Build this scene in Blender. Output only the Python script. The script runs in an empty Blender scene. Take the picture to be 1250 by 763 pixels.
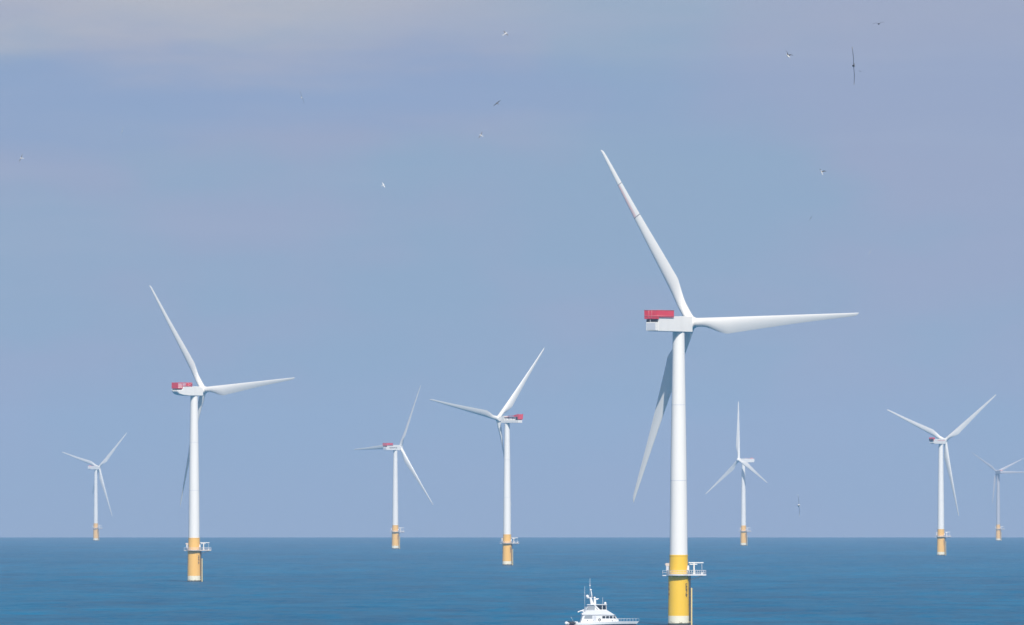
import bpy, math, random
from mathutils import Vector, Matrix
random.seed(7)
R_ = math.radians
scene = bpy.context.scene
COL = scene.collection

# ------------------------------------------------------------------ camera
EYE = 35.5                 # eye height above the water, metres
F = 14775.0                # focal length in pixels of the 1250 px wide photograph
EYE_Y = 610.2              # image row of the level line of sight
EARTH = 7.4e6              # effective earth radius (with refraction)
W, H = 1250.0, 763.0
cam = bpy.data.cameras.new('camera')
cam.sensor_width = 36.0
cam.lens = 36.0 * F / W
cam.clip_start = 1.0
cam.clip_end = 120000.0
camo = bpy.data.objects.new('camera', cam)
COL.objects.link(camo)
camo.location = (0, 0, EYE)
camo.rotation_euler = (math.pi / 2 + math.atan((EYE_Y - H / 2) / F), 0, 0)
scene.camera = camo

# ------------------------------------------------------------------ light, sky, exposure
SUN_AZ, SUN_EL = R_(171.0), R_(43.0)      # azimuth clockwise from +Y (view direction)
scene.view_settings.view_transform = 'Standard'
scene.view_settings.look = 'None'
scene.view_settings.exposure = 0.0
scene.view_settings.gamma = 1.0
scene.view_settings.use_curve_mapping = False
scene.cycles.volume_bounces = 1
scene.cycles.max_bounces = 8

sd = Vector((math.sin(SUN_AZ) * math.cos(SUN_EL), math.cos(SUN_AZ) * math.cos(SUN_EL), math.sin(SUN_EL)))
sun = bpy.data.lights.new('sun', 'SUN')
sun.energy = 4.7
sun.angle = R_(0.53)
sun.color = (1.0, 0.95, 0.87)
suno = bpy.data.objects.new('sun', sun)
COL.objects.link(suno)
suno.rotation_euler = sd.to_track_quat('Z', 'Y').to_euler()
suno.location = (0, 0, 300)


def lin(r, g, b):
    f = lambda c: (c / 255 / 12.92) if c / 255 <= 0.04045 else ((c / 255 + 0.055) / 1.055) ** 2.4
    return (f(r), f(g), f(b), 1.0)


class NT:
    """small helper to write node trees"""
    def __init__(self, tree):
        self.t = tree
        tree.nodes.clear()

    def n(self, kind, **kw):
        nd = self.t.nodes.new(kind)
        for k, v in kw.items():
            setattr(nd, k, v)
        return nd

    def link(self, a, b):
        self.t.links.new(a, b)

    def put(self, sock, v):
        if isinstance(v, bpy.types.NodeSocket):
            self.t.links.new(v, sock)
        else:
            sock.default_value = v

    def math(self, op, a, b=0.0, clamp=False):
        m = self.n('ShaderNodeMath', operation=op, use_clamp=clamp)
        self.put(m.inputs[0], a)
        self.put(m.inputs[1], b)
        return m.outputs[0]

    def mapr(self, v, a, b, c=0.0, d=1.0, smooth=True):
        m = self.n('ShaderNodeMapRange', interpolation_type='SMOOTHSTEP' if smooth else 'LINEAR', clamp=True)
        self.put(m.inputs['Value'], v)
        for k, x in (('From Min', a), ('From Max', b), ('To Min', c), ('To Max', d)):
            self.put(m.inputs[k], x)
        return m.outputs['Result']

    def mix(self, f, a, b, blend='MIX'):
        m = self.n('ShaderNodeMix', data_type='RGBA', blend_type=blend)
        self.put(m.inputs[0], f)
        self.put(m.inputs[6], a)
        self.put(m.inputs[7], b)
        return m.outputs[2]

    def mapping(self, v, scale, loc=(0, 0, 0)):
        m = self.n('ShaderNodeMapping')
        self.link(v, m.inputs['Vector'])
        m.inputs['Scale'].default_value = scale
        m.inputs['Location'].default_value = loc
        return m.outputs[0]

    def noise(self, v, scale, detail=2.0, rough=0.5, out='Fac'):
        m = self.n('ShaderNodeTexNoise')
        self.link(v, m.inputs['Vector'])
        m.inputs['Scale'].default_value = scale
        m.inputs['Detail'].default_value = detail
        m.inputs['Roughness'].default_value = rough
        return m.outputs[out]


world = bpy.data.worlds.new('World')
scene.world = world
world.use_nodes = True
w = NT(world.node_tree)
sky = w.n('ShaderNodeTexSky', sky_type='NISHITA')
sky.sun_disc = False
sky.sun_elevation = SUN_EL
sky.sun_rotation = SUN_AZ
sky.altitude = 30
sky.air_density = 1.0
sky.dust_density = 1.2
sky.ozone_density = 1.5
SKY_STRENGTH = 0.10
tc = w.n('ShaderNodeTexCoord')
sep = w.n('ShaderNodeSeparateXYZ')
w.link(tc.outputs['Generated'], sep.inputs[0])
dx, dy, dz = sep.outputs
# thin, even, blue-grey cloud layer that closes the sky towards the horizon
k = 1.0 / SKY_STRENGTH
def sc(c, f=1.0):
    return (c[0] * k * f, c[1] * k * f, c[2] * k * f, 1.0)
lav, blu = sc(lin(156, 167, 195)), sc(lin(145, 169, 196))
D = tc.outputs['Generated']
big = w.noise(w.mapping(D, (30, 30, 62), (3.1, 0, 1.7)), 1.0, 3.0, 0.5)
mid = w.math('ADD', big, w.mapr(dx, 0.012, 0.042, 0.0, -0.10))
mid = w.math('ADD', mid, w.mapr(dz, 0.018, 0.034, 0.05, -0.06))
deck = w.mix(w.mapr(mid, 0.40, 0.60), lav, blu)
# long faint bands of thin cloud
band = w.noise(w.mapping(D, (16, 16, 190), (1.3, 0, 0.2)), 1.0, 4.0, 0.55)
deck = w.mix(w.math('MULTIPLY', w.mapr(band, 0.45, 0.68), w.mapr(dz, 0.012, 0.03, 0.15, 0.5)), deck, sc(lin(164, 175, 199)))
deck = w.mix(w.mapr(dz, -0.003, 0.012, 0.7, 0.0), deck, sc(lin(157, 167, 192)))
# pale warm cloud bank high on the left, with the bluer gap under it
edge = w.noise(w.mapping(D, (30, 30, 150), (0.4, 0, 5.2)), 1.0, 5.0, 0.6)
lift = w.math('MULTIPLY', w.math('SUBTRACT', edge, 0.5), 0.012)
zz = w.math('ADD', dz, lift)
left = w.mapr(dx, -0.026, 0.012, 1.0, 0.22)
bank = w.math('MULTIPLY', w.mapr(zz, 0.0345, 0.0425), left)
bank = w.math('MULTIPLY', bank, w.mapr(dz, 0.052, 0.075, 1.0, 0.0))
gap = w.math('MULTIPLY', w.mapr(zz, 0.0275, 0.0335), w.mapr(zz, 0.0335, 0.0385, 1.0, 0.0))
gap = w.math('MULTIPLY', gap, w.mapr(dx, -0.01, 0.03, 1.0, 0.2))
deck = w.mix(w.math('MULTIPLY', gap, 0.7), deck, sc(lin(138, 162, 199)))
deck = w.mix(w.math('MULTIPLY', bank, 0.9), deck, sc(lin(188, 187, 193)))
fac = w.mapr(dz, 0.05, 0.30, 1.0, 0.0)
skyc = w.mix(fac, sky.outputs[0], deck)
bg = w.n('ShaderNodeBackground')
w.link(skyc, bg.inputs['Color'])
bg.inputs['Strength'].default_value = SKY_STRENGTH
wo = w.n('ShaderNodeOutputWorld')
w.link(bg.outputs[0], wo.inputs['Surface'])


# ------------------------------------------------------------------ materials
def material(name):
    m = bpy.data.materials.new(name)
    m.use_nodes = True
    return m, NT(m.node_tree)


def paint(name, col, rough=0.4, dirt=0.12, dirt_col=(0.35, 0.33, 0.30, 1), scale=0.35, stretch=(1, 1, 0.15), metallic=0.0, spec=0.4):
    m, t = material(name)
    co = t.n('ShaderNodeTexCoord')
    v = t.mapping(co.outputs['Object'], stretch)
    a = t.noise(v, scale, 4.0, 0.6)
    b = t.noise(co.outputs['Object'], scale * 7, 3.0, 0.6)
    f = t.math('MULTIPLY', t.mapr(a, 0.45, 0.8), dirt)
    c = t.mix(f, col, dirt_col)
    c = t.mix(t.math('MULTIPLY', b, 0.06), c, (col[0] * 0.6, col[1] * 0.6, col[2] * 0.6, 1))
    p = t.n('ShaderNodeBsdfPrincipled')
    t.link(c, p.inputs['Base Color'])
    t.put(p.inputs['Roughness'], t.mapr(b, 0.2, 0.8, rough - 0.06, rough + 0.1, False))
    p.inputs['Metallic'].default_value = metallic
    p.inputs['Specular IOR Level'].default_value = spec
    o = t.n('ShaderNodeOutputMaterial')
    t.link(p.outputs[0], o.inputs['Surface'])
    return m


M = {}
M['white'] = paint('white_paint', (0.82, 0.80, 0.76, 1), 0.42, 0.16)
M['blade'] = paint('blade_gelcoat', (0.83, 0.81, 0.77, 1), 0.35, 0.07, scale=0.12, stretch=(1, 1, 0.3))
M['grey_panel'] = paint('grey_panel', (0.60, 0.62, 0.66, 1), 0.5, 0.15)
M['yellow'] = paint('yellow_paint', (0.87, 0.53, 0.020, 1), 0.45, 0.16, (0.62, 0.30, 0.03, 1), 0.3)
M['orange'] = paint('orange_yellow', (0.88, 0.50, 0.11, 1), 0.5, 0.2, (0.72, 0.36, 0.08, 1), 0.3)
M['pale_yellow'] = paint('pale_yellow_paint', (0.86, 0.66, 0.26, 1), 0.5, 0.2)
M['red'] = paint('red_paint', (0.70, 0.04, 0.075, 1), 0.5, 0.25, (0.75, 0.16, 0.18, 1), 0.5, (1, 1, 1))
M['pink'] = paint('faded_red_paint', (0.80, 0.36, 0.36, 1), 0.5, 0.2)
M['steel'] = paint('galvanised_steel', (0.70, 0.70, 0.72, 1), 0.5, 0.2, scale=1.0)
M['buff'] = paint('buff_paint', (0.66, 0.56, 0.48, 1), 0.5, 0.3)
M['dark'] = paint('dark_gap', (0.012, 0.014, 0.022, 1), 0.5, 0.1)
M['ink'] = paint('black_lettering', (0.03, 0.025, 0.03, 1), 0.6, 0.1)
M['rustink'] = paint('worn_lettering', (0.30, 0.08, 0.02, 1), 0.6, 0.3)
M['grey_turbine'] = paint('plain_grey', (0.46, 0.46, 0.49, 1), 0.5, 0.2)  # plain grey, replaces the white of the faintest turbine
M['seam'] = paint('seam_sealant', (0.36, 0.36, 0.38, 1), 0.6, 0.2)
M['tape'] = paint('faded_pink_tape', (0.80, 0.60, 0.58, 1), 0.5, 0.3)
M['growth'] = paint('marine_growth', (0.055, 0.06, 0.05, 1), 0.8, 0.6, (0.02, 0.03, 0.02, 1), 1.0, (1, 1, 1))
M['hull_blue'] = paint('navy_hull_paint', (0.018, 0.03, 0.085, 1), 0.25, 0.1)
M['boat_white'] = paint('boat_gelcoat', (0.80, 0.80, 0.80, 1), 0.25, 0.08, scale=0.8)
M['rubber'] = paint('black_rubber', (0.02, 0.02, 0.022, 1), 0.6, 0.2)
M['gull_white'] = paint('white_feathers', (0.72, 0.71, 0.68, 1), 0.8, 0.1, scale=8)
M['gull_grey'] = paint('grey_feathers', (0.16, 0.16, 0.17, 1), 0.8, 0.2, scale=8)
M['gull_brown'] = paint('brown_grey_feathers', (0.32, 0.31, 0.32, 1), 0.8, 0.2, scale=8)
M['gull_dark'] = paint('dark_feathers', (0.035, 0.032, 0.03, 1), 0.8, 0.2, scale=8)

# splash zone: cream paint with rust and slime blotches low down
m, t = material('stained_cream_paint')
co = t.n('ShaderNodeTexCoord')
sp = t.n('ShaderNodeSeparateXYZ')
t.link(co.outputs['Object'], sp.inputs[0])
nz = t.noise(t.mapping(co.outputs['Object'], (1, 1, 1.6)), 0.9, 5.0, 0.65)
lowm = t.mapr(sp.outputs[2], 0.55, 2.0, 0.47, 0.72)
st = t.mapr(t.math('SUBTRACT', nz, lowm), 0.0, 0.10)
c = t.mix(t.math('MULTIPLY', st, 0.7), (0.82, 0.76, 0.58, 1), (0.24, 0.18, 0.07, 1))
p = t.n('ShaderNodeBsdfPrincipled')
t.link(c, p.inputs['Base Color'])
p.inputs['Roughness'].default_value = 0.6
o = t.n('ShaderNodeOutputMaterial')
t.link(p.outputs[0], o.inputs['Surface'])
M['splash'] = m

# tinted glass
m, t = material('dark_glass')
p = t.n('ShaderNodeBsdfPrincipled')
p.inputs['Base Color'].default_value = (0.012, 0.022, 0.035, 1)
p.inputs['Roughness'].default_value = 0.08
p.inputs['Specular IOR Level'].default_value = 0.2
o = t.n('ShaderNodeOutputMaterial')
t.link(p.outputs[0], o.inputs['Surface'])
M['glass'] = m
m, t = material('pale_glass')
p = t.n('ShaderNodeBsdfPrincipled')
p.inputs['Base Color'].default_value = (0.30, 0.33, 0.36, 1)
p.inputs['Roughness'].default_value = 0.12
o = t.n('ShaderNodeOutputMaterial')
t.link(p.outputs[0], o.inputs['Surface'])
M['pale_glass'] = m

# open sea: wave facets tilt the normal, wind patches change colour and slope
m, t = material('sea_water')
geo = t.n('ShaderNodeNewGeometry')
P = geo.outputs['Position']
n1 = t.noise(t.mapping(P, (1 / 5.0, 1 / 11.0, 0)), 1.0, 3.0, 0.6, 'Color')
n2 = t.noise(t.mapping(P, (1 / 16.0, 1 / 60.0, 0)), 1.0, 3.0, 0.6, 'Color')
s1 = t.noise(t.mapping(P, (1 / 24.0, 1 / 110.0, 0), (7, 3, 0)), 1.0, 4.0, 0.62)
s2 = t.noise(t.mapping(P, (1 / 130.0, 1 / 520.0, 0), (2, 9, 0)), 1.0, 4.0, 0.6)
s3 = t.noise(t.mapping(P, (1 / 900.0, 1 / 1500.0, 0), (5, 1, 0)), 1.0, 3.0, 0.55)
add = t.n('ShaderNodeVectorMath', operation='ADD')
t.link(n1, add.inputs[0]); t.link(n2, add.inputs[1])
sub = t.n('ShaderNodeVectorMath', operation='SUBTRACT')
t.link(add.outputs[0], sub.inputs[0]); sub.inputs[1].default_value = (1, 1, 1)
mul = t.n('ShaderNodeVectorMath', operation='MULTIPLY')
t.link(sub.outputs[0], mul.inputs[0]); mul.inputs[1].default_value = (1.3, 1.3, 0.0)
up = t.n('ShaderNodeVectorMath', operation='ADD')
t.link(mul.outputs[0], up.inputs[0]); t.link(geo.outputs['Normal'], up.inputs[1])
nrm = t.n('ShaderNodeVectorMath', operation='NORMALIZE')
t.link(up.outputs[0], nrm.inputs[0])
wsum = t.math('ADD', t.math('ADD', t.math('MULTIPLY', s1, 0.42), t.math('MULTIPLY', s2, 0.36)), t.math('MULTIPLY', s3, 0.22))
c = t.mix(t.mapr(wsum, 0.36, 0.64), (0.0003, 0.084, 0.182, 1), (0.001, 0.146, 0.283, 1))
p = t.n('ShaderNodeBsdfPrincipled')
t.link(c, p.inputs['Base Color'])
p.inputs['Roughness'].default_value = 0.35
p.inputs['IOR'].default_value = 1.333
p.inputs['Specular IOR Level'].default_value = 0.008
t.link(nrm.outputs[0], p.inputs['Normal'])
o = t.n('ShaderNodeOutputMaterial')
t.link(p.outputs[0], o.inputs['Surface'])
M['sea'] = m

# air
m, t = material('sea_haze')
pv = t.n('ShaderNodeVolumePrincipled')
pv.inputs['Color'].default_value = (0.56, 0.72, 0.92, 1)
HAZE = 4.0e-5
pv.inputs['Density'].default_value = HAZE
pv.inputs['Anisotropy'].default_value = 0.0
o = t.n('ShaderNodeOutputMaterial')
t.link(pv.outputs[0], o.inputs['Volume'])
M['haze'] = m


# ------------------------------------------------------------------ mesh builder
class MB:
    def __init__(self):
        self.v, self.f, self.s = [], [], []

    def quad_strip(self, rings, close=True, smooth=True, cap=(True, True)):
        b = len(self.v)
        n = len(rings[0])
        for r in rings:
            self.v += [tuple(q) for q in r]
        for i in range(len(rings) - 1):
            for j in range(n if close else n - 1):
                j2 = (j + 1) % n
                self.f.append((b + i * n + j, b + i * n + j2, b + (i + 1) * n + j2, b + (i + 1) * n + j))
                self.s.append(smooth)
        if cap[0]:
            self.f.append(tuple(b + j for j in reversed(range(n)))); self.s.append(False)
        if cap[1]:
            q = b + (len(rings) - 1) * n
            self.f.append(tuple(q + j for j in range(n))); self.s.append(False)
        return self

    def lathe(self, prof, n=40, centre=(0, 0), cap=(True, True), smooth=True):
        rings = [[(centre[0] + r * math.cos(2 * math.pi * j / n), centre[1] + r * math.sin(2 * math.pi * j / n), z)
                  for j in range(n)] for r, z in prof]
        return self.quad_strip(rings, True, smooth, cap)

    def box(self, lo, hi, taper=None):
        (x0, y0, z0), (x1, y1, z1) = lo, hi
        b = len(self.v)
        self.v += [(x0, y0, z0), (x1, y0, z0), (x1, y1, z0), (x0, y1, z0), (x0, y0, z1), (x1, y0, z1), (x1, y1, z1), (x0, y1, z1)]
        for q in ((3, 2, 1, 0), (4, 5, 6, 7), (0, 1, 5, 4), (1, 2, 6, 5), (2, 3, 7, 6), (3, 0, 4, 7)):
            self.f.append(tuple(b + k for k in q)); self.s.append(False)
        return self

    def tube(self, a, c, r, r2=None, n=8):
        a, c = Vector(a), Vector(c)
        d = (c - a).normalized()
        u = d.orthogonal().normalized()
        vv = d.cross(u)
        r2 = r if r2 is None else r2
        ring = lambda p, q: [p + (u * math.cos(2 * math.pi * j / n) + vv * math.sin(2 * math.pi * j / n)) * q for j in range(n)]
        return self.quad_strip([ring(a, r), ring(c, r2)], True, True)

    def ball(self, c, r, n=14, sq=(1, 1, 1)):
        rings = []
        for i in range(1, n // 2 + 2):
            th = math.pi * i / (n // 2 + 2)
            rings.append([(c[0] + r * sq[0] * math.sin(th) * math.cos(2 * math.pi * j / n),
                           c[1] + r * sq[1] * math.sin(th) * math.sin(2 * math.pi * j / n),
                           c[2] - r * sq[2] * math.cos(th)) for j in range(n)])
        return self.quad_strip(rings)

    def prism(self, pts, axis, lo, hi):
        """polygon pts in the plane normal to axis ('x': (y,z), 'y': (x,z)), extruded lo..hi"""
        mk = (lambda p, h: (h, p[0], p[1])) if axis == 'x' else ((lambda p, h: (p[0], h, p[1])) if axis == 'y' else (lambda p, h: (p[0], p[1], h)))
        return self.quad_strip([[mk(p, lo) for p in pts], [mk(p, hi) for p in pts]], True, False)

    def mesh(self, name, mat, bevel=0.0):
        me = bpy.data.meshes.new(name)
        me.from_pydata([tuple(q) for q in self.v], [], self.f)
        me.polygons.foreach_set('use_smooth', self.s)
        me.materials.append(mat)
        me.update()
        import bmesh
        bm = bmesh.new(); bm.from_mesh(me)
        bmesh.ops.recalc_face_normals(bm, faces=bm.faces)
        if bevel:
            es = [e for e in bm.edges if e.is_manifold and e.calc_face_angle(0) > 0.5 and not (e.link_faces[0].smooth and e.link_faces[1].smooth)]
            bmesh.ops.bevel(bm, geom=es, offset=bevel, segments=2, affect='EDGES', clamp_overlap=True)
        for e_ in bm.edges:
            if e_.is_manifold and e_.calc_face_angle(0) > R_(33):
                e_.smooth = False
        bm.to_mesh(me); bm.free()
        return me


def obj(name, data, parent=None, matrix=None):
    o = bpy.data.objects.new(name, data)
    COL.objects.link(o)
    if parent:
        o.parent = parent
    if matrix is not None:
        o.matrix_local = matrix
    return o


def tag(o, label, cat, group=None):
    o['label'] = label
    o['category'] = cat
    if group:
        o['group'] = group
    return o


def copy_tree(o, parent=None):
    c = o.copy()
    COL.objects.link(c)
    if parent:
        c.parent = parent
    for ch in list(o.children):
        copy_tree(ch, c)
    return c


def drop(d):
    return -d * d / (2 * EARTH)


def at(px, py, d):
    """world point seen at photograph pixel (px, py) at distance d"""
    return Vector(((px - W / 2) / F * d, d, EYE - (py - EYE_Y) / F * d))


# ------------------------------------------------------------------ sea (a cap of the curved earth, past the horizon)
b = MB()
NS = 360
radii = [4, 30, 90, 180, 300, 450, 650, 900, 1200, 1500] + [1500 + 170 * i for i in range(1, 151)]
b.quad_strip([[(r * math.cos(2 * math.pi * j / NS), r * math.sin(2 * math.pi * j / NS), drop(r)) for j in range(NS)] for r in radii],
             True, True, (True, False))
sea = obj('sea', b.mesh('sea', M['sea']))
sea['kind'] = 'structure'
if sea.data.polygons[1].normal.z < 0:
    sea.data.flip_normals()

# ------------------------------------------------------------------ air
RMAX = radii[-1]
b = MB()
b.box((-RMAX - 600, -RMAX - 600, drop(RMAX) - 1.5), (RMAX + 600, RMAX + 600, 230.0))
haze = obj('haze', b.mesh('haze', M['haze']))
haze['kind'] = 'stuff'

# ------------------------------------------------------------------ turbine parts
R_ROTOR = 59.4
HUB_Z = 87.9
NAC_Z = 85.3
TILT = R_(6.0)               # rotor axis tilted up at the front


def lerp_table(tab, x):
    for (x0, *a), (x1, *c) in zip(tab, tab[1:]):
        if x <= x1:
            q = (x - x0) / (x1 - x0)
            return [u + (v - u) * q for u, v in zip(a, c)]
    return list(tab[-1][1:])


#          r     chord thick  twist  roundness
BLADE = [(0.8, 3.10, 1.00, 14.0, 1.0),
         (1.7, 2.75, 1.00, 14.0, 1.0),
         (3.2, 2.62, 1.00, 14.0, 1.0),
         (5.0, 2.75, 0.86, 14.0, 0.75),
         (7.0, 3.25, 0.64, 13.5, 0.35),
         (9.5, 4.05, 0.46, 12.5, 0.10),
         (12.0, 4.70, 0.37, 11.0, 0.0),
         (13.0, 4.88, 0.34, 10.3, 0.0),
         (13.6, 4.86, 0.335, 10.0, 0.0),
         (14.4, 4.76, 0.32, 9.5, 0.0),
         (20.0, 4.20, 0.27, 6.8, 0.0),
         (28.0, 3.40, 0.23, 4.2, 0.0),
         (38.0, 2.48, 0.20, 2.0, 0.0),
         (48.0, 1.72, 0.20, 0.5, 0.0),
         (55.0, 1.22, 0.22, -0.5, 0.0),
         (58.4, 0.92, 0.24, -1.0, 0.0),
         (59.3, 0.66, 0.26, -1.0, 0.0),
         (59.9, 0.16, 0.30, -1.0, 0.0)]


def smooth_table(tab, x):
    # monotone cubic through the rows
    i = max(0, min(len(tab) - 2, sum(1 for q in tab if q[0] <= x) - 1))
    out = []
    for c in range(1, len(tab[0])):
        sl = lambda k_: (tab[k_ + 1][c] - tab[k_][c]) / (tab[k_ + 1][0] - tab[k_][0])
        def tang(k_):
            if k_ == 0 or k_ == len(tab) - 1:
                return sl(0) if k_ == 0 else sl(k_ - 1)
            a_, b_ = sl(k_ - 1), sl(k_)
            return 0.0 if a_ * b_ <= 0 else 2 * a_ * b_ / (a_ + b_)
        h = tab[i + 1][0] - tab[i][0]
        q = (x - tab[i][0]) / h
        m0, m1 = tang(i) * h, tang(i + 1) * h
        out.append((2 * q ** 3 - 3 * q ** 2 + 1) * tab[i][c] + (q ** 3 - 2 * q ** 2 + q) * m0 + (-2 * q ** 3 + 3 * q ** 2) * tab[i + 1][c] + (q ** 3 - q ** 2) * m1)
    return out


def blade_ring(r, grow=1.0):
    ch, th, tw, rd = smooth_table(BLADE, r)
    le = -1.32 * (1 - r / R_ROTOR) - 0.05
    if r < 3.2:
        le = -ch / 2
    n = 28
    pts = []
    for j in range(n):
        a = 2 * math.pi * j / n
        xc = 0.5 * (1 - math.cos(a))                # 0 leading edge .. 1 trailing edge
        side = 1 if a < math.pi else -1
        naca = 5 * (0.2969 * math.sqrt(max(xc, 0)) - 0.126 * xc - 0.3516 * xc ** 2 + 0.2843 * xc ** 3 - 0.1036 * xc ** 4)
        camber = -0.10 * xc * (1 - xc)              # suction side faces downwind (-Y)
        ya = side * naca * th * 0.92 + camber
        yc = 0.5 * math.sin(a)
        y = (ya * (1 - rd) + yc * rd) * ch
        x = le + xc * ch
        # grow about the section's middle for sleeves
        mx = le + 0.5 * ch
        pts.append((mx + (x - mx) * grow, y * grow))
    t_ = R_(tw)
    bend = 1.4 * (r / R_ROTOR) + 1.1 * (r / R_ROTOR) ** 2
    # twist turns the trailing edge (+X) downwind (-Y)
    return [(x * math.cos(t_) + y * math.sin(t_), -x * math.sin(t_) + y * math.cos(t_) + bend, r) for x, y in pts]


def blade_mesh():
    rs = [0.8 + 0.4 * i for i in range(12)] + [5.6 + 0.75 * i for i in range(71)] + [58.7, 59.2, 59.6, 59.9]
    return MB().quad_strip([blade_ring(r) for r in rs]).mesh('blade', M['blade'])


def sleeve(r0, r1, mat, part=None):
    rs = [r0 + (r1 - r0) * i / 6 for i in range(7)]
    rings = [blade_ring(r, 1.012) for r in rs]
    if part:
        rings = [rg[part[0]:] + rg[:part[1]] for rg in rings]
        return MB().quad_strip(rings, False, True, (False, False)).mesh('blade_marking', mat)
    return MB().quad_strip(rings).mesh('blade_marking', mat)


ME = {}
ME['blade'] = blade_mesh()
ME['blade_seam'] = MB().quad_strip([blade_ring(36.2, 1.03), blade_ring(36.55, 1.03)]).mesh('blade_seam', M['seam'])
ME['edge_tape'] = sleeve(36.6, 47.5, M['tape'], (-7, 2))


# hub: spinner turned about the rotor axis (+Y), centre at origin
b = MB()
prof = [(1.55, -1.9), (1.72, -1.6), (1.80, -0.6), (1.80, 0.5), (1.66, 1.2), (1.30, 1.85), (0.75, 2.25), (0.2, 2.4)]
b.quad_strip([[(r * math.cos(2 * math.pi * j / 36), y, r * math.sin(2 * math.pi * j / 36)) for j in range(36)] for r, y in prof])
ME['hub'] = b.mesh('hub', M['blade'])

# tower (white tube above the yellow piece), flanges included
TW = [(20.4, 2.62), (42, 2.42), (64, 2.08), (80, 1.80), (85.3, 1.72)]
b = MB()
prof = []
for z in [20.403 + (85.28 - 20.403) * i / 24 for i in range(25)]:
    prof.append((smooth_table(TW, z)[0], z))
b.lathe(prof, 56)
ME['tower'] = b.mesh('tower', M['white'])
ME['flange'] = []
for zf in (42.0, 64.0):
    r = smooth_table(TW, zf)[0]
    ME['flange'].append(MB().lathe([(r + 0.02, zf - 0.09), (r + 0.02, zf + 0.09)], 48).mesh('flange', M['grey_panel']))
rings = []
for z in [20.6 + (84.5 - 20.6) * i / 20 for i in range(21)]:
    r = smooth_table(TW, z)[0]
    ca, sa = math.cos(R_(-27)), math.sin(R_(-27))
    rings.append([((r + d_) * ca - w_ * sa, (r + d_) * sa + w_ * ca, z) for d_, w_ in ((-0.05, -0.07), (0.07, -0.07), (0.07, 0.07), (-0.05, 0.07))])
ME['cable_conduit'] = MB().quad_strip(rings, True, False).mesh('cable_conduit', M['grey_panel'])

# foundation
b = MB()
b.lathe([(3.10, 2.70), (3.04, 8.0), (3.0, 14.2), (2.80, 14.25), (2.72, 14.9), (2.66, 20.0), (2.72, 20.05), (2.72, 20.4)], 56)
ME['foundation'] = b.mesh('foundation', M['yellow'])
ME['splash_band'] = MB().lathe([(3.115, 0.55), (3.112, 2.70)], 56).mesh('splash_band', M['splash'])
ME['growth_band'] = MB().lathe([(3.16, -4.0), (3.16, 0.30), (3.125, 0.56)], 56).mesh('growth_band', M['growth'])

# platform deck: round gangway with a lay-down bay to the right (+X)
def deck_outline(off=0.0):
    pts = []
    RX, RY = 3.45 - off, 4.55 - off
    for i in range(0, 33):
        a = R_(40) + (2 * math.pi - R_(80)) * i / 32
        pts.append((RX * math.cos(a), RY * math.sin(a)))
    pts += [(8.0 - off, -2.3 + off), (8.0 - off, 2.3 - off)]
    return pts
b = MB()
b.prism(deck_outline(), 'z', 14.40, 14.72)
# underside brackets
for a in range(0, 360, 45):
    ca, sa = math.cos(R_(a)), math.sin(R_(a))
    b.tube((2.85 * ca, 2.85 * sa, 13.9), (3.3 * ca, 4.2 * sa, 14.42), 0.08)
b.tube((2.95, -1.2, 13.0), (7.4, -1.6, 14.42), 0.13)
b.tube((2.95, 1.2, 13.0), (7.4, 1.6, 14.42), 0.13)
b.tube((7.0, 0, 14.2), (5.9, 0, 14.42), 0.12)
b.box((-4.7, -1.0, 14.30), (-3.6, 1.0, 14.55))
ME['platform'] = b.mesh('platform', M['steel'])
# railing
b = MB()
ol = deck_outline(0.12)
per = []
for p0, p1 in zip(ol, ol[1:] + ol[:1]):
    L = math.dist(p0, p1)
    n = max(1, round(L / 0.62))
    for i in range(n):
        q = i / n
        per.append((p0[0] + (p1[0] - p0[0]) * q, p0[1] + (p1[1] - p0[1]) * q))
for (x, y) in per:
    b.tube((x, y, 14.7), (x, y, 15.9), 0.035, n=5)
for z in (15.9, 15.3):
    for p0, p1 in zip(ol, ol[1:] + ol[:1]):
        b.tube((p0[0], p0[1], z), (p1[0], p1[1], z), 0.045, n=5)
for p0, p1 in zip(ol, ol[1:] + ol[:1]):
    b.tube((p0[0], p0[1], 14.83), (p1[0], p1[1], 14.83), 0.09, n=4)
# small landing on the left
for y in (-0.9, 0.0, 0.9):
    b.tube((-4.65, y, 14.5), (-4.65, y, 15.8), 0.05, n=5)
for z in (15.8, 15.2):
    b.tube((-4.65, -0.9, z), (-4.65, 0.9, z), 0.05, n=5)
    b.tube((-4.65, -0.9, z), (-3.5, -0.9, z), 0.05, n=5)
ME['railing'] = b.mesh('railing', M['steel'])
# equipment cabinet on legs at the left of the deck
b = MB()
b.box((-3.75, -0.75, 17.15), (-2.75, 0.55, 18.0))
b.box((-3.95, -0.62, 17.45), (-3.74, -0.2, 17.85))
ME['cabinet'] = b.mesh('cabinet', M['buff'], 0.03)
b = MB()
for x, y in ((-3.6, -0.65), (-2.95, -0.65), (-3.6, 0.45), (-2.95, 0.45)):
    b.tube((x, y, 14.7), (x, y, 17.16), 0.07, n=6)
b.box((-3.5, -0.7, 15.9), (-3.05, -0.4, 17.1))
ME['cabinet_stand'] = b.mesh('cabinet_stand', M['grey_panel'])
# davit crane: post, jib, inner strut, hook line
b = MB()
b.tube((4.45, -0.5, 14.7), (4.45, -0.5, 18.0), 0.24, n=12)
b.tube((4.45, -0.5, 14.7), (4.45, -0.5, 15.1), 0.38, n=12)
b.box((2.9, -0.72, 17.98), (7.2, -0.28, 18.28))
b.box((3.2, -0.68, 17.55), (5.4, -0.32, 17.78))
b.tube((6.75, -0.5, 14.9), (6.75, -0.5, 17.98), 0.055, n=6)
b.box((6.55, -0.75, 14.72), (6.95, -0.25, 15.35))
ME['davit_crane'] = b.mesh('davit_crane', M['white'])
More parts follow.
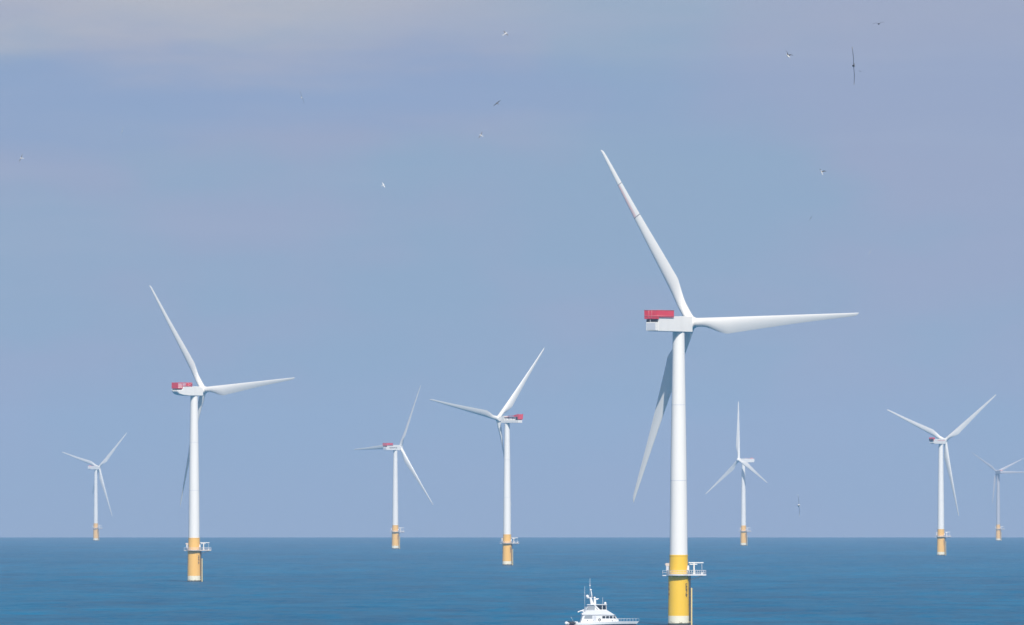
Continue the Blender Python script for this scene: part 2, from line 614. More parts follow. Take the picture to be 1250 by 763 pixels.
# locker beside the tower
b = MB()
b.prism([(2.35, 16.0), (3.05, 16.0), (3.0, 17.3), (2.55, 17.3)], 'y', -2.05, -1.45)
b.tube((2.45, -1.75, 14.7), (2.45, -1.75, 16.02), 0.05)
b.tube((2.95, -1.75, 14.7), (2.95, -1.75, 16.02), 0.05)
ME['locker'] = b.mesh('locker', M['white'])
# access ladder with cage rails and boat fenders at the right
b = MB()
for y in (-1.25, -0.55):
    b.box((3.08, y - 0.1, -3), (3.46, y + 0.1, 14.4))
    b.tube((3.3, y, 14.4), (3.3, y, 16.0), 0.06, n=6)
for i in range(46):
    z = -0.2 + i * 0.33
    b.tube((3.32, -1.25, z), (3.32, -0.55, z), 0.035, n=5)
for z in (1.5, 6.0, 10.5, 13.4):
    b.tube((2.9, -0.9, z), (3.3, -0.9, z), 0.08, n=6)
ME['ladder'] = b.mesh('ladder', M['rubber'])
for nm, y in (('boat_fender', -1.7), ('boat_fender_far', 0.15)):
    b = MB()
    b.tube((3.74, y, -3), (3.74, y, 10.6), 0.21, n=12)
    b.ball((3.74, y, 10.6), 0.21, 10)
    b.tube((2.6, y * 0.8, 0.9), (3.74, y, 0.9), 0.06, n=6)
    b.tube((2.6, y * 0.2, 8.5), (3.74, y, 8.5), 0.05, n=6)
    ME[nm] = b.mesh('boat_fender', M['pale_yellow'])


# stacked identification characters wrapped round the foundation
GLY = {'a': ['###', '#..', '#..', '###'], 'b': ['###', '#..', '#.#', '###'], 'c': ['.#.', '##.', '.#.', '###'],
       'd': ['###', '..#', '.#.', '.#.'], 'e': ['#..', '###', '#.#', '###']}
def lettering(chars, az, size, gap, top, wmul=1.0):
    b = MB()
    z = top
    cell = size / 4
    for ch in chars:
        if ch == '.':
            rows = ['#']
            cw = cell * 1.2
        else:
            rows = GLY[ch]
            cw = cell * wmul
        for i, row in enumerate(rows):
            for j, q in enumerate(row):
                if q != '#':
                    continue
                rr = lambda zz_: 3.004 + (14.2 - zz_) / 11.5 * 0.1 + 0.02
                a0 = az + (j - len(row) / 2) * cw / 3.05
                a1 = a0 + cw / 3.05 + 0.002
                z0, z1 = z - (i + 1) * cell - 0.01, z - i * cell
                ring = lambda a, dr: [((rr(zz_) + dr) * math.cos(a), (rr(zz_) + dr) * math.sin(a), zz_) for zz_ in (z0, z1)]
                o0, o1, i0, i1 = ring(a0, 0.004), ring(a1, 0.004), ring(a0, -0.05), ring(a1, -0.05)
                bb = len(b.v)
                b.v += [i0[0], o0[0], o1[0], i1[0], i0[1], o0[1], o1[1], i1[1]]
                for qd in ((0, 1, 5, 4), (1, 2, 6, 5), (2, 3, 7, 6), (4, 5, 6, 7), (3, 2, 1, 0)):
                    b.f.append(tuple(bb + k_ for k_ in qd)); b.s.append(False)
        z -= (cell if ch == '.' else size) + gap
    return b
ME['lettering_worn'] = lettering('cbe.', R_(-157), 0.80, 0.62, 12.3).mesh('lettering', M['rustink'])
ME['lettering'] = lettering('abde.', R_(-43), 0.86, 0.07, 12.1).mesh('lettering', M['ink'])


# nacelles; local +Y points upwind, Z=0 at the tower top
def nacelle_set(style):
    d = {}
    b = MB()
    if style == 'boxy':
        b.prism([(-11.9, 0.0), (4.05, -0.12), (4.05, 4.35), (0.4, 4.45), (-8.6, 4.12), (-11.9, 4.02)], 'x', -2.0, 2.0)
        # rear bay, a little narrower, with a lower top
        b.prism([(-12.75, 0.12), (-11.88, 0.12), (-11.88, 2.62), (-12.75, 2.62)], 'x', -1.9, 1.9)
        d['nacelle'] = b.mesh('nacelle', M['white'], 0.09)
        g = MB()
        g.box((-1.85, -12.6, 2.63), (1.85, -11.95, 3.48))
        d['rear_opening'] = g.mesh('rear_opening', M['dark'])
        g = MB()
        g.box((-0.45, -12.72, 2.64), (-0.30, -12.63, 3.50))
        d['rear_post'] = g.mesh('rear_post', M['steel'])
        g = MB()
        g.box((-1.55, -12.80, 0.5), (1.55, -12.74, 2.35))
        d['rear_panel'] = g.mesh('rear_panel', M['grey_panel'])
        # hoist deck: floor, kick plate and mesh-filled parapet on three sides and the front
        g = MB()
        g.box((-2.35, -12.95, 3.52), (2.35, -12.0, 3.95))
        g.box((-2.30, -12.95, 4.10), (2.30, -5.2, 4.22))
        for x in (-2.38, 2.30):
            g.box((x, -12.95, 4.05), (x + 0.08, -5.1, 6.05))
        g.box((-2.30, -13.0, 3.8), (2.30, -12.92, 6.05))
        g.box((-2.30, -5.18, 4.2), (2.30, -5.1, 5.95))
        d['hoist_deck'] = g.mesh('hoist_deck', M['red'], 0.015)
        g = MB()
        for x in (-0.6, 0.5):
            g.tube((x, -13.06, 3.7), (x, -13.06, 6.12), 0.045, n=5)
        for x in (-2.44, 2.44):
            g.tube((x, -13.0, 6.1), (x, -5.1, 6.1), 0.05, n=5)
            g.tube((x, -13.0, 4.4), (x, -5.1, 4.4), 0.05, n=5)
        g.tube((-2.44, -13.05, 6.1), (2.44, -13.05, 6.1), 0.05, n=5)
        g.tube((-2.44, -13.05, 4.4), (2.44, -13.05, 4.4), 0.05, n=5)
        d['hoist_rail'] = g.mesh('hoist_rail', M['pink'])
    elif style in ('plain', 'stub'):
        b.prism([(-12.6, 0.5), (-11.6, 0.0), (4.0, -0.1), (4.05, 3.6), (0.4, 3.9), (-12.6, 3.5)], 'x', -2.0, 2.0)
        d['nacelle'] = b.mesh('nacelle', M['white'], 0.12)
        g = MB()
        if style == 'stub':
            g.box((-2.0, -13.4, 2.5), (2.0, -12.5, 4.9))
            g.box((-2.0, -12.5, 3.45), (2.0, -11.2, 4.9))
            d['hoist_deck'] = g.mesh('hoist_deck', M['red'], 0.04)
            g = MB()
            g.box((-2.05, -13.3, 2.3), (2.05, -13.45, 4.0))
            d['rear_opening'] = g.mesh('rear_opening', M['dark'])
        else:
            for x in (-2.05, 1.95):
                g.box((x, -12.5, 4.15), (x + 0.1, -3.5, 4.3))
                for y in (-12.5, -9.5, -6.5, -3.6):
                    g.box((x, y, 3.4), (x + 0.1, y + 0.15, 4.2))
            g.box((-1.2, -11.0, 3.5), (1.2, -9.4, 4.7))
            d['hoist_deck'] = g.mesh('hoist_deck', M['pink'])
    elif style == 'rounded':
        b.prism([(-12.6, 2.0), (-11.2, 0.7), (-8.5, 0.1), (-5.0, -0.15), (4.0, -0.15), (4.05, 3.7), (1.5, 4.25), (-8.2, 4.2), (-9.2, 3.3), (-9.3, 2.6), (-12.4, 2.55)], 'x', -2.0, 2.0)
        b.box((-1.6, -13.2, 2.2), (-0.9, -12.4, 2.65))
        d['nacelle'] = b.mesh('nacelle', M['white'], 0.22)
        g = MB()
        g.box((-1.7, -12.2, 2.56), (1.7, -9.4, 3.15))
        d['rear_opening'] = g.mesh('rear_opening', M['dark'])
        g = MB()
        g.box((-2.1, -12.3, 3.2), (2.1, -9.3, 3.55))
        for x in (-2.1, 2.0):
            g.box((x, -12.3, 5.75), (x + 0.1, -3.2, 6.0))
            g.box((x, -12.3, 4.25), (x + 0.1, -3.2, 4.45))
            for y in (-12.3, -9.4, -6.3, -3.3):
                g.box((x, y, 3.5 if y < -9 else 4.2), (x + 0.1, y + 0.22, 5.9))
        g.box((-2.1, -12.35, 3.4), (2.1, -12.28, 6.0))
        g.box((-2.1, -3.3, 4.3), (2.1, -3.2, 5.9))
        d['hoist_deck'] = g.mesh('hoist_deck', M['red'])
        g = MB()
        for x in (-2.12, 2.12):
            for y0 in (-9.3, -6.2):
                g.tube((x, y0, 4.4), (x, y0 + 3.0, 5.8), 0.09, n=5)
                g.tube((x, y0 + 3.0, 4.4), (x, y0, 5.8), 0.09, n=5)
            g.box((x - 0.03, -12.0, 3.7), (x + 0.03, -10.0, 5.4))
        d['hoist_rail'] = g.mesh('hoist_rail', M['pink'])
    else:   # open topped: low white tray, round housings, red deck flaring up at the rear
        b.box((-2.0, -12.6, -0.1), (2.0, 4.0, 1.75))
        b.prism([(0.6, 1.7), (4.0, 1.7), (3.6, 4.0), (2.4, 4.6), (0.9, 4.4)], 'x', -1.7, 1.7)
        d['nacelle'] = b.mesh('nacelle', M['white'], 0.12)
        g = MB()
        for y0, y1, r in ((-10.0, -6.6, 1.35), (-6.3, -2.6, 1.5), (-2.2, 0.4, 1.6)):
            rings = [[(rr_ * math.cos(2 * math.pi * j / 24), y, 2.2 + rr_ * math.sin(2 * math.pi * j / 24)) for j in range(24)]
                     for rr_, y in ((r * 0.8, y0), (r, y0 + 0.25), (r, y1 - 0.25), (r * 0.8, y1))]
            g.quad_strip(rings)
        d['drive_housing'] = g.mesh('drive_housing', M['white'])
        g = MB()
        g.box((-2.1, -12.2, 3.9), (2.1, -8.0, 4.15))
        g.box((-2.1, -8.0, 3.95), (2.1, 0.5, 4.12))
        g.prism([(-13.4, 5.9), (-12.4, 5.7), (-8.8, 5.0), (-8.8, 4.1), (-12.3, 4.0), (-12.6, 2.2), (-12.9, 2.2)], 'x', 1.95, 2.1)
        g.prism([(-13.4, 5.9), (-12.4, 5.7), (-8.8, 5.0), (-8.8, 4.1), (-12.3, 4.0), (-12.6, 2.2), (-12.9, 2.2)], 'x', -2.1, -1.95)
        g.box((-1.95, -12.8, 2.2), (1.95, -12.65, 5.6))
        for x in (-2.0, 2.0):
            g.tube((x, -8.8, 4.9), (x, -3.2, 4.6), 0.09, n=5)
            g.tube((x, -3.2, 4.6), (x, -3.2, 4.0), 0.09, n=5)
        d['hoist_deck'] = g.mesh('hoist_deck', M['red'])
        g = MB()
        g.box((-1.7, -12.5, 1.76), (1.7, -10.1, 3.8))
        d['rear_opening'] = g.mesh('rear_opening', M['dark'])
    return d


NAC = {s: nacelle_set(s) for s in ('boxy', 'rounded', 'open', 'plain', 'stub')}


def side_lettering(side, y0, y1, z0, z1, mat):
    """row of small block characters along the nacelle side (x = side*2)"""
    b = MB()
    n = 8
    stepy = (y1 - y0) / n
    rnd = random.Random(3)
    for i in range(n):
        g = GLY['abcde'[rnd.randrange(5)]]
        cw, chh = stepy * 0.8 / 3, (z1 - z0) / 4
        for r_, row in enumerate(g):
            for c_, q in enumerate(row):
                if q == '#':
                    ya = y0 + i * stepy + c_ * cw
                    zb = z1 - (r_ + 1) * chh
                    xs = sorted((side * 1.99, side * 2.02))
                    b.box((xs[0], ya, zb), (xs[1], ya + cw * 1.02, zb + chh * 1.02))
    return b.mesh('lettering', mat)


# prototype with everything below the tower top (copied for each turbine)
def build_base(root):
    f = obj('foundation', ME['foundation'], root)
    obj('splash_band', ME['splash_band'], f)
    obj('growth_band', ME['growth_band'], f)
    l1 = obj('lettering', ME['lettering'], f)
    l2 = obj('lettering', ME['lettering_worn'], f)
    p_ = obj('platform', ME['platform'], root)
    obj('railing', ME['railing'], p_)
    c_ = obj('cabinet', ME['cabinet'], p_)
    obj('cabinet_stand', ME['cabinet_stand'], p_)
    obj('davit_crane', ME['davit_crane'], p_)
    obj('locker', ME['locker'], p_)
    obj('ladder', ME['ladder'], root)
    obj('boat_fender', ME['boat_fender'], root)
    obj('boat_fender', ME['boat_fender_far'], root)


proto = bpy.data.objects.new('wind_turbine', None)
COL.objects.link(proto)
build_base(proto)
ROOTS = [proto] + [copy_tree(proto) for _ in range(7)]


def turbine(base, tips, label, pitch=(0, 0, 0), body_mat=None, away=True, style='boxy', overhang=6.0, hub_extra=(), cos_psi=None, rpx=None, d_hint=None, text=None, small=1.0):
    """base: pixel of the waterline centre; tips: three blade tip pixels"""
    bx, by = base
    mx = sum(q[0] for q in tips) / 3
    my = sum(q[1] for q in tips) / 3
    # distance from the waterline row on the curved sea
    lo, hi = 1500.0, d_hint or 21000.0
    g = lambda d: EYE_Y + EYE * F / d + F * d / (2 * EARTH)
    for _ in range(60):
        mid = (lo + hi) / 2
        if g(mid) > by:
            lo = mid
        else:
            hi = mid
    d = (lo + hi) / 2
    s = F / d
    ox = [q[0] - mx for q in tips]
    oy = [my - q[1] for q in tips]
    Rp = rpx or math.sqrt(sum(v * v for v in oy) / 1.5)
    # fit yaw and rotor phase (rotor axis tilted up by TILT) to the three tips
    sgx = 1 if mx > bx else -1
    best = None
    for yi in range(4, 150):
        psi = R_(yi * 0.5)
        if cos_psi and abs(math.cos(psi) - cos_psi) > 0.006:
            continue
        a = Vector((math.sin(psi) * sgx, math.cos(psi) * (1 if away else -1), 0))
        e = Vector((a.y, -a.x, 0))
        for k_ in range(240):
            ph = R_(k_ / 2.0)
            err = 0
            pts = []
            for i in range(3):
                t_ = ph + 2 * math.pi * i / 3
                pts.append((Rp * (math.sin(t_) * e.x - math.cos(t_) * a.x * math.sin(TILT)), Rp * math.cos(t_) * math.cos(TILT)))
            for x, y in zip(ox, oy):
                err += min((x - q[0]) ** 2 + (y - q[1]) ** 2 for q in pts)
            if best is None or err < best[0]:
                best = (err, psi, ph, a, e)
    err, psi, ph, a, e = best
    scale = Rp / s / R_ROTOR / small
    hubz = (by - my) / s / scale               # hub height in turbine units
    root = ROOTS.pop(0)
    root.location = ((bx - W / 2) / F * d, d, drop(d))
    root.scale = (scale,) * 3
    tag(root, label, 'wind turbine', 'offshore wind turbines')
    hubz -= (overhang + 2.5) * math.sin(TILT)
    dz_ = hubz - HUB_Z + 0.6
    if root is not proto:                      # the other foundations get a paler, more orange yellow
        for ch in root.children:
            swap = {'foundation': M['orange'], 'platform': M['buff']}.get(ch.name.split('.')[0])
            if swap:
                ch.material_slots[0].link = 'OBJECT'
                ch.material_slots[0].material = swap
    tw = obj('tower', ME['tower'], root)
    kz = (NAC_Z + dz_ - 20.4) / (NAC_Z - 20.4)
    tw.scale.z = kz
    tw.location.z = 20.403 - 20.403 * kz
    yaw = Matrix(((e.x, a.x, 0, 0), (e.y, a.y, 0, 0), (0, 0, 1, 0), (0, 0, 0, 1)))
    nac = None
    for part_name, me in NAC[style].items():
        if part_name == 'nacelle':
            nac = obj('nacelle', me, root, Matrix.Translation((0, 0, NAC_Z + dz_)) @ yaw)
    for part_name, me in NAC[style].items():
        if part_name == 'hoist_rail':
            continue
        if part_name != 'nacelle':
            q = obj(part_name, me, nac)
    if 'hoist_rail' in NAC[style]:
        obj('hoist_rail', NAC[style]['hoist_rail'], nac)
    if text:
        obj('lettering', text, nac)
    hub_m = Matrix.Translation((0, 0, hubz)) @ yaw @ Matrix.Rotation(TILT, 4, 'X') @ Matrix.Translation((0, overhang, 0))
    obj('hub', ME['hub'], root, hub_m)
    blades = []
    for i in range(3):
        t_ = ph + 2 * math.pi * i / 3
        bm_ = hub_m @ Matrix.Rotation(t_, 4, 'Y')
        bm_ = bm_ @ Matrix.Diagonal((small, small, small, 1))
        near_tip = min(range(3), key=lambda j: (ox[j] - Rp * math.sin(t_) * e.x) ** 2 + (oy[j] - Rp * math.cos(t_)) ** 2)
        bm_ = bm_ @ Matrix.Rotation(R_(-pitch[near_tip]), 4, 'Z')
        blades.append((t_, obj('blade', ME['blade'], root, bm_)))
    for t_deg, sc_ in hub_extra:
        bm_ = hub_m @ Matrix.Rotation(R_(t_deg), 4, 'Y') @ Matrix.Diagonal((min(small, sc_ + 0.1), sc_, sc_, 1))
        blades.append((R_(t_deg), obj('blade', ME['blade'], root, bm_)))
    if body_mat:
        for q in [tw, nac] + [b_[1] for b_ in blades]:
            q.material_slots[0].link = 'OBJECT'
            q.material_slots[0].material = body_mat
    else:
        obj('cable_conduit', ME['cable_conduit'], tw)
        for me in ME['flange']:
            obj('flange', me, tw)
    print('turbine', label[:30], 'd=%.0f s=%.3f scale=%.3f yaw=%.0f phase=%.0f hubz=%.1f err=%.1f' % (d, s, scale, math.degrees(math.atan2(a.x, a.y)), math.degrees(ph), hubz, math.sqrt(err)))
    return root, blades, d


TXT_DARK = side_lettering(1, -9.0, 0.5, 1.5, 2.5, M['ink'])
TXT_PINK = side_lettering(1, -7.5, 2.5, 2.2, 3.1, M['pink'])

root, bl, d_main = turbine((828.4, 763), [(735, 181), (1042, 384), (774, 613)],
    'largest white turbine, bright yellow base beside the yacht, solid red hoist deck on its nacelle')
# the upper left blade carries a worn pinkish edge tape between two seams
up = min(bl, key=lambda q: abs(math.degrees(q[0]) % 360 - 325))[1]
q = obj('edge_tape', ME['edge_tape'], up)
obj('blade_seam', ME['blade_seam'], up)
sm = obj('blade_seam', MB().quad_strip([blade_ring(47.6, 1.04), blade_ring(47.85, 1.04)]).mesh('blade_seam', M['seam']), up)
turbine((237, 710), [(179, 347), (361, 463), (219, 616)],
    'second largest turbine, red railings on its rounded nacelle, one blade mostly hidden by the tower', style='rounded', pitch=(0, 0, -22))
turbine((619, 690), [(667, 421), (523, 495), (618, 615)],
    'mid-sized turbine with a red deck flaring up at the rear of its open nacelle', style='open', overhang=8.8, pitch=(0, 26, 36), small=1.03)
turbine((482.6, 670), [(514, 470), (433, 550), (530, 616)],
    'small turbine with a dark word and red deck on its nacelle, one blade lying flat', text=TXT_DARK, pitch=(20, 12, 0))
turbine((117, 660), [(75, 552), (156, 528), (137, 630)],
    'distant small turbine with a plain white nacelle, alone beyond the second largest turbine', hub_extra=[(203, 0.62)], style='plain')
turbine((907.5, 666), [(901, 490), (937, 591), (864, 602)],
    'small turbine with one blade pointing straight up, first one beside the largest turbine', away=False, style='plain', pitch=(-25, 0, 0))
turbine((1148.5, 678), [(1086, 501), (1215, 481), (1170, 630)],
    'mid-distance turbine, pinkish writing and dark red box on its nacelle, Y-shaped blades', text=TXT_PINK, style='stub', pitch=(0, 0, -10))
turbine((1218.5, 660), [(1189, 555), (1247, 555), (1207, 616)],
    'faintest turbine, grey tower and thin grey blades, a fourth one held out flat', cos_psi=0.95, rpx=39, small=0.68, hub_extra=[(91, 0.9)], d_hint=16500, style='plain', pitch=(14, 14, -8), body_mat=M['grey_turbine'])

# ------------------------------------------------------------------ crew boat, bow to the right (+X)
boat = bpy.data.objects.new('motor_yacht', None)
COL.objects.link(boat)
tag(boat, 'white motor yacht with navy lower hull cruising beside the largest turbine', 'boat')
by = 767.0
lo, hi = 1500.0, 6000.0
for _ in range(60):
    mid = (lo + hi) / 2
    if EYE_Y + EYE * F / mid + F * mid / (2 * EARTH) > by:
        lo = mid
    else:
        hi = mid
db = (lo + hi) / 2
boat.location = ((733.5 - W / 2) / F * db, db, drop(db))
boat.rotation_euler = (0, 0, R_(5))


def hull_ring(x, zs):
    """half-breadths at heights zs for station x (-10 .. 11)"""
    out = []
    for z in zs:
        q = (x + 10) / 21.0
        full = 2.75 * (1 - max(0, (q - 0.45) / 0.55) ** 2.1)
        # flare: narrower at the waterline towards the bow
        fl = 1 - max(0, (q - 0.35) / 0.65) ** 1.2 * 0.75 * max(0.0, min(1, (2.0 - z) / 2.0))
        out.append(max(0.03, full * fl * (0.9 + 0.1 * min(1, max(0, z) / 1.0))))
    return out


def hull(z_of, mat, name, x0=-9.6, cap=True):
    b = MB()
    rings = []
    for i in range(34):
        q = i / 33
        x = x0 + (11.0 - x0) * q
        zs = z_of(q)
        hb = hull_ring(x, zs)
        # raked stem: lower points sit further aft
        xs = [x - max(0, (q - 0.7) / 0.3) ** 1.5 * 0.85 * max(0, 2.2 - z) for z in zs]
        rings.append([(xx, -y, z) for xx, y, z in zip(xs, hb, zs)] + [(xx, y, z) for xx, y, z in reversed(list(zip(xs, hb, zs)))])
    b.quad_strip(rings)
    return b.mesh(name, mat)


sheer = lambda q: 1.62 + 0.38 * q + 0.12 * math.sin(q * math.pi)
hl = obj('hull', hull(lambda q: [-0.8, -0.2, 0.4, 0.9, sheer(q) - 0.72], M['hull_blue'], 'hull'), boat)
obj('bulwark', hull(lambda q: [sheer(q) - 0.718, sheer(q) - 0.4, sheer(q)], M['boat_white'], 'bulwark', -7.0), hl)
b = MB()
b.box((-9.75, -2.3, 0.55), (-6.9, 2.3, 0.95))
b.tube((-9.2, -2.2, 0.95), (-7.2, -2.2, 1.75), 0.08)
for x in (-9.5, -8.6, -7.7):
    b.tube((x, -2.2, 0.95), (x, -2.2, 1.95), 0.05, n=6)
    b.tube((x, 2.2, 0.95), (x, 2.2, 1.95), 0.05, n=6)
obj('swim_platform', b.mesh('swim_platform', M['hull_blue']), boat)
b = MB()
b.ball((-9.9, -1.4, 1.45), 0.52)
b.ball((-9.5, -1.4, 1.35), 0.45)
obj('fender', b.mesh('fender', M['boat_white']), boat)
b = MB()
b.ball((-8.3, -0.6, 1.45), 0.55, 12, (1.9, 0.9, 1))
b.ball((-8.3, 0.9, 1.45), 0.55, 12, (1.9, 0.9, 1))
b.tube((-8.8, 0.1, 1.0), (-9.2, 0.1, 2.1), 0.16)
obj('tender', b.mesh('tender', M['rubber']), boat)
b = MB()
b.box((-7.25, -2.35, 0.9), (-6.75, -1.95, 1.95))
b.box((-7.25, 1.95, 0.9), (-6.75, 2.35, 1.95))
obj('stern_post', b.mesh('stern_post', M['boat_white'], 0.04), boat)
b = MB()
b.tube((-8.0, -2.1, 1.9), (-8.7, -2.1, 3.3), 0.035, n=5)
obj('flagstaff', b.mesh('flagstaff', M['steel']), boat)
# deckhouse
b = MB()
b.prism([(-5.9, 1.55), (5.0, 1.75), (4.75, 2.55), (3.45, 3.80), (-5.25, 3.80)], 'y', -2.1, 2.1)
dh = obj('deckhouse', b.mesh('deckhouse', M['boat_white'], 0.12), boat)
for x0, x1, x2 in ((0.2, 1.05, 0), (1.25, 2.1, 0), (2.3, 3.1, 0), (3.35, 4.15, -0.55)):
    g = MB()
    g.prism([(x0, 2.82), (x1, 2.82), (x1 + x2, 3.5), (x0, 3.5)], 'y', -2.13, 2.13)
    obj('window', g.mesh('window', M['glass']), dh)
g = MB()
g.prism([(-5.0, 2.75), (-2.6, 2.75), (-2.6, 3.6), (-4.7, 3.6)], 'y', -2.12, 2.12)
obj('aft_screen', g.mesh('aft_screen', M['pale_glass']), dh)
g = MB()
g.box((-2.35, -2.14, 1.8), (-1.55, 2.14, 3.55))
obj('side_door', g.mesh('side_door', M['grey_panel']), dh)
g = MB()
for j in range(16):
    a0, a1 = 2 * math.pi * j / 16, 2 * math.pi * (j + 1) / 16
    g.tube((-0.6 + 0.3 * math.cos(a0), -2.2, 2.45 + 0.3 * math.sin(a0)), (-0.6 + 0.3 * math.cos(a1), -2.2, 2.45 + 0.3 * math.sin(a1)), 0.08, n=6)
obj('lifebuoy', g.mesh('lifebuoy', M['rubber']), dh)
g = MB()
for x in (-4.0, -2.3, 3.0):
    g.tube((x, -2.13, 2.2), (x, -2.09, 2.2), 0.14, n=10)
    g.tube((x, 2.13, 2.2), (x, 2.09, 2.2), 0.14, n=10)
obj('porthole', g.mesh('porthole', M['glass']), dh)
# upper deck: sloping white coachroof running forward and down
b = MB()
b.prism([(-5.6, 3.82), (-1.6, 3.82), (-0.4, 3.85), (3.75, 3.72), (4.35, 3.32), (3.5, 3.95), (1.55, 5.15), (-4.4, 5.12), (-4.9, 4.45), (-5.6, 4.3)], 'y', -2.3, 2.3)
ud = obj('upper_deck', b.mesh('upper_deck', M['boat_white'], 0.05), boat)
g = MB()
g.prism([(-4.4, 5.1), (-4.6, 5.1), (-4.2, 6.1), (-4.0, 6.1)], 'y', -2.2, -2.0)
g.prism([(-4.4, 5.1), (-4.6, 5.1), (-4.2, 6.1), (-4.0, 6.1)], 'y', 2.0, 2.2)
g.box((-2.6, -2.31, 4.35), (-1.9, -2.29, 4.55))
obj('deck_trim', g.mesh('deck_trim', M['boat_white']), ud)
b = MB()
b.prism([(-1.9, 5.13), (1.45, 5.13), (1.35, 6.62), (-1.9, 6.62)], 'y', -1.75, 1.75)
wh = obj('wheelhouse', b.mesh('wheelhouse', M['boat_white'], 0.04), boat)
g = MB()
g.prism([(-1.3, 5.32), (0.15, 5.32), (0.15, 6.5), (-1.75, 6.5)], 'y', -1.78, 1.78)
g.prism([(0.3, 5.32), (1.3, 5.32), (1.22, 6.5), (0.3, 6.5)], 'y', -1.78, 1.78)
g.box((1.40, -1.6, 5.4), (1.47, 1.6, 6.45))
obj('wheelhouse_window', g.mesh('wheelhouse_window', M['glass']), wh)
g = MB()
g.prism([(-4.0, 5.13), (-1.92, 5.13), (-1.92, 6.5), (-3.9, 6.5)], 'y', -1.7, 1.7)
obj('aft_enclosure', g.mesh('aft_enclosure', M['pale_glass']), wh)
g = MB()
g.box((-4.1, -1.95, 6.64), (1.55, 1.95, 6.80))
g.prism([(-0.9, 5.14), (-0.3, 5.14), (-1.7, 6.64), (-2.2, 6.64)], 'y', -1.86, -1.79)
g.prism([(-0.9, 5.14), (-0.3, 5.14), (-1.7, 6.64), (-2.2, 6.64)], 'y', 1.79, 1.86)
obj('hardtop', g.mesh('hardtop', M['boat_white'], 0.02), wh)
# mast, domes, aerials
b = MB()
for y in (-0.9, 0.9):
    b.prism([(-2.95, 6.8), (-2.1, 6.8), (-2.75, 8.75), (-3.25, 8.75)], 'y', y - 0.12, y + 0.12)
    b.prism([(-2.15, 6.8), (-1.45, 6.8), (-1.5, 8.3), (-2.05, 8.3)], 'y', y - 0.12, y + 0.12)
b.box((-3.9, -1.0, 8.55), (-2.6, 1.0, 8.75))
b.box((-2.1, -1.0, 8.1), (-0.95, 1.0, 8.3))
b.tube((-2.5, 0, 8.6), (-2.75, 0, 10.6), 0.17, 0.10)
b.box((-1.5, -0.15, 8.28), (-0.6, 0.15, 8.48))
mast = obj('mast', b.mesh('mast', M['boat_white']), boat)
for c, r in (((-3.85, 0, 9.05), 0.46), ((-2.85, 0, 10.85), 0.30), ((-3.1, 0.0, 12.1), 0.20), ((1.15, -0.9, 7.12), 0.36), ((-1.75, 0.4, 8.6), 0.32)):
    g = MB()
    g.ball(c, r)
    g.tube((c[0], c[1], c[2] - r * 1.25), (c[0], c[1], c[2] - r * 0.6), r * 0.45)
    obj('radar_dome', g.mesh('radar_dome', M['boat_white']), mast)
for x, y, z0, z1, r in ((-3.1, 0, 8.7, 14.2, 0.06), (-4.75, -1.6, 5.1, 11.9, 0.05), (0.4, -1.2, 6.8, 8.8, 0.05)):
    g = MB()
    g.tube((x, y, z0), (x, y, z1), r, r * 0.5, n=6)
    obj('antenna', g.mesh('antenna', M['boat_white']), mast)
b = MB()
b.tube((-4.9, -1.2, 5.2), (-6.5, -1.2, 4.72), 0.20, 0.13)
b.tube((-4.9, -1.2, 4.5), (-5.4, -1.2, 5.05), 0.14)
b.ball((-6.5, -1.2, 4.65), 0.24)
obj('davit_arm', b.mesh('davit_arm', M['boat_white']), boat)
b = MB()
prev = None
for i in range(9):
    q = 0.66 + 0.33 * i / 8
    x = -9.6 + 20.6 * q
    for sgn in (-1, 1):
        y = sgn * (hull_ring(x, [2.0])[0] - 0.1)
        b.tube((x, y, sheer(q) - 0.05), (x, y, sheer(q) + 0.75), 0.025, n=5)
        if prev:
            b.tube((prev[0], sgn * prev[1], prev[2]), (x, y, sheer(q) + 0.75), 0.025, n=5)
    prev = (x, abs(y), sheer(q) + 0.75)
obj('bow_rail', b.mesh('bow_rail', M['steel']), boat)


# ------------------------------------------------------------------ gulls
def gull_meshes(dihedral, bend, mats, sweep=0.18, slim=1.0):
    """body along +Y, wings along X; returns body, wing, wing meshes"""
    b = MB()
    rings = []
    for y, r, z in ((-0.30, 0.012, 0.01), (-0.22, 0.035, 0.008), (-0.10, 0.065, 0), (0.02, 0.078, -0.005), (0.12, 0.066, 0.0), (0.19, 0.042, 0.018), (0.235, 0.042, 0.025), (0.27, 0.024, 0.022), (0.30, 0.008, 0.012)):
        r *= slim
        rings.append([(r * math.cos(2 * math.pi * j / 12), y, z + r * math.sin(2 * math.pi * j / 12)) for j in range(12)])
    b.quad_strip(rings)
    b.prism([(-0.02, -0.26), (0.02, -0.26), (0.085, -0.42), (-0.085, -0.42)], 'z', 0.0, 0.012)
    body = b.mesh('gull', mats[0])
    wings = []
    for sgn in (-1, 1):
        g = MB()
        rings = []
        for i in range(13):
            q = i / 12
            x = 0.04 + 0.66 * q
            if q < 0.45:
                xx, z = x * math.cos(dihedral), x * math.sin(dihedral)
                jx, jz = xx, z
                jq = x
            else:
                xx = jx + (x - jq) * math.cos(dihedral - bend)
                z = jz + (x - jq) * math.sin(dihedral - bend)
            ch = 0.17 * (1 - 0.25 * q) * (1 if q < 0.5 else max(0.06, 1 - ((q - 0.5) / 0.5) ** 1.6))
            y0 = 0.09 + sweep * (q if q < 0.45 else 0.9 - q) * 0.6
            rings.append([(sgn * xx, y0, z), (sgn * xx, y0 - ch * 0.35, z + 0.016), (sgn * xx, y0 - ch, z + 0.002), (sgn * xx, y0 - ch * 0.4, z - 0.006)])
        g.quad_strip(rings)
        wings.append(g.mesh('wing', mats[1]))
    return body, wings


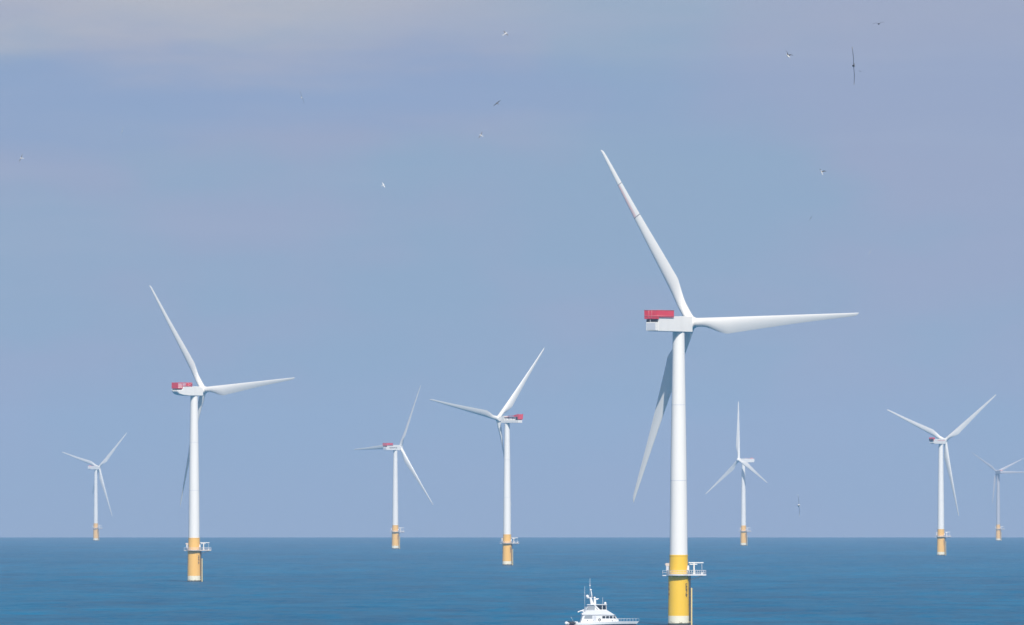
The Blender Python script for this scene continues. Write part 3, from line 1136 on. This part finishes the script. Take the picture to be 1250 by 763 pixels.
GM = {}
for key, (di, be, mats) in {
        'glide': (0.30, 0.45, ('gull_white', 'gull_grey')),
        'vee': (0.75, 0.55, ('gull_white', 'gull_dark')),
        'flat': (0.10, 0.20, ('gull_white', 'gull_white')),
        'darkflat': (0.12, 0.28, ('gull_grey', 'gull_dark')),
        'darkvee': (0.5, 0.6, ('gull_dark', 'gull_dark'))}.items():
    GM[key] = gull_meshes(di, be, [M[q] for q in mats])

# px, py, visible span in px, kind, (pitch, roll, heading) in degrees, label
GM['edge'] = gull_meshes(0.06, 0.14, (M['gull_grey'], M['gull_brown']), 0.18, 0.55)
GULLS = [
    (617, 41, 13, 'glide', (35, 30, -60), 'white gull with a dark wing, topmost of the three above the middle turbine'),
    (607, 126, 12, 'darkflat', (30, -38, 15), 'slim grey gull tilted on one wing, between two paler gulls high up'),
    (587, 165, 10, 'glide', (60, -60, 20), 'pale gull banking steeply, lowest of the three above the middle turbine'),
    (468, 226, 8, 'flat', (50, 60, -30), 'single bright white gull left of centre with a dark tail end'),
    (962, 68, 18, 'vee', (35, 20, 50), 'white bodied gull with dark wings, left of the tall edge-on gull'),
    (1042, 80, 45, 'edge', (0, 87, 3), 'large dark gull seen edge-on with wings vertical, upper right'),
    (1050.5, 87, 6, 'darkvee', (0, 10, 20), 'tiny dark gull close beside the large edge-on gull'),
    (1073, 29, 15, 'darkvee', (0, -8, 15), 'faint grey gull with drooping wings, nearest the top right corner'),
    (1003, 210, 14, 'vee', (50, 12, 40), 'dark gull with pale belly seen from below, right of the tallest blade'),
    (990, 266, 8, 'darkflat', (0, -62, 10), 'faint grey gull tilted upright, below the dark pale-bellied gull'),
    (1062, 308, 8, 'flat', (0, -60, 10), 'faint pale gull above the horizontal blade tip of the largest turbine'),
    (368, 119, 16, 'glide', (10, 70, 10), 'grey gull banking alone over the gap left of centre'),
    (26, 193, 11, 'glide', (15, -62, 40), 'small white gull with curved wing near the left edge'),
    (149, 160, 11, 'flat', (0, -75, 8), 'faint white gull standing on its wing, upper left of the second turbine'),
    (975, 617, 26, 'flat', (0, 86, 6), 'pale gull flying edge-on low over the horizon between two turbines'),
]
for px, py, span, kind, (pi_, ro, he), label in GULLS:
    d = F * 1.36 / span
    e_ = bpy.data.objects.new('gull', None)
    body, wings = GM[kind]
    g = obj('gull', body)
    COL.objects.unlink(g)
    COL.objects.link(g)
    g.location = at(px, py, d)
    g.rotation_euler = (R_(pi_), R_(ro), R_(he))
    tag(g, label, 'gull', 'gulls flying over the sea')
    for wm in wings:
        obj('wing', wm, g)
    bpy.data.objects.remove(e_)
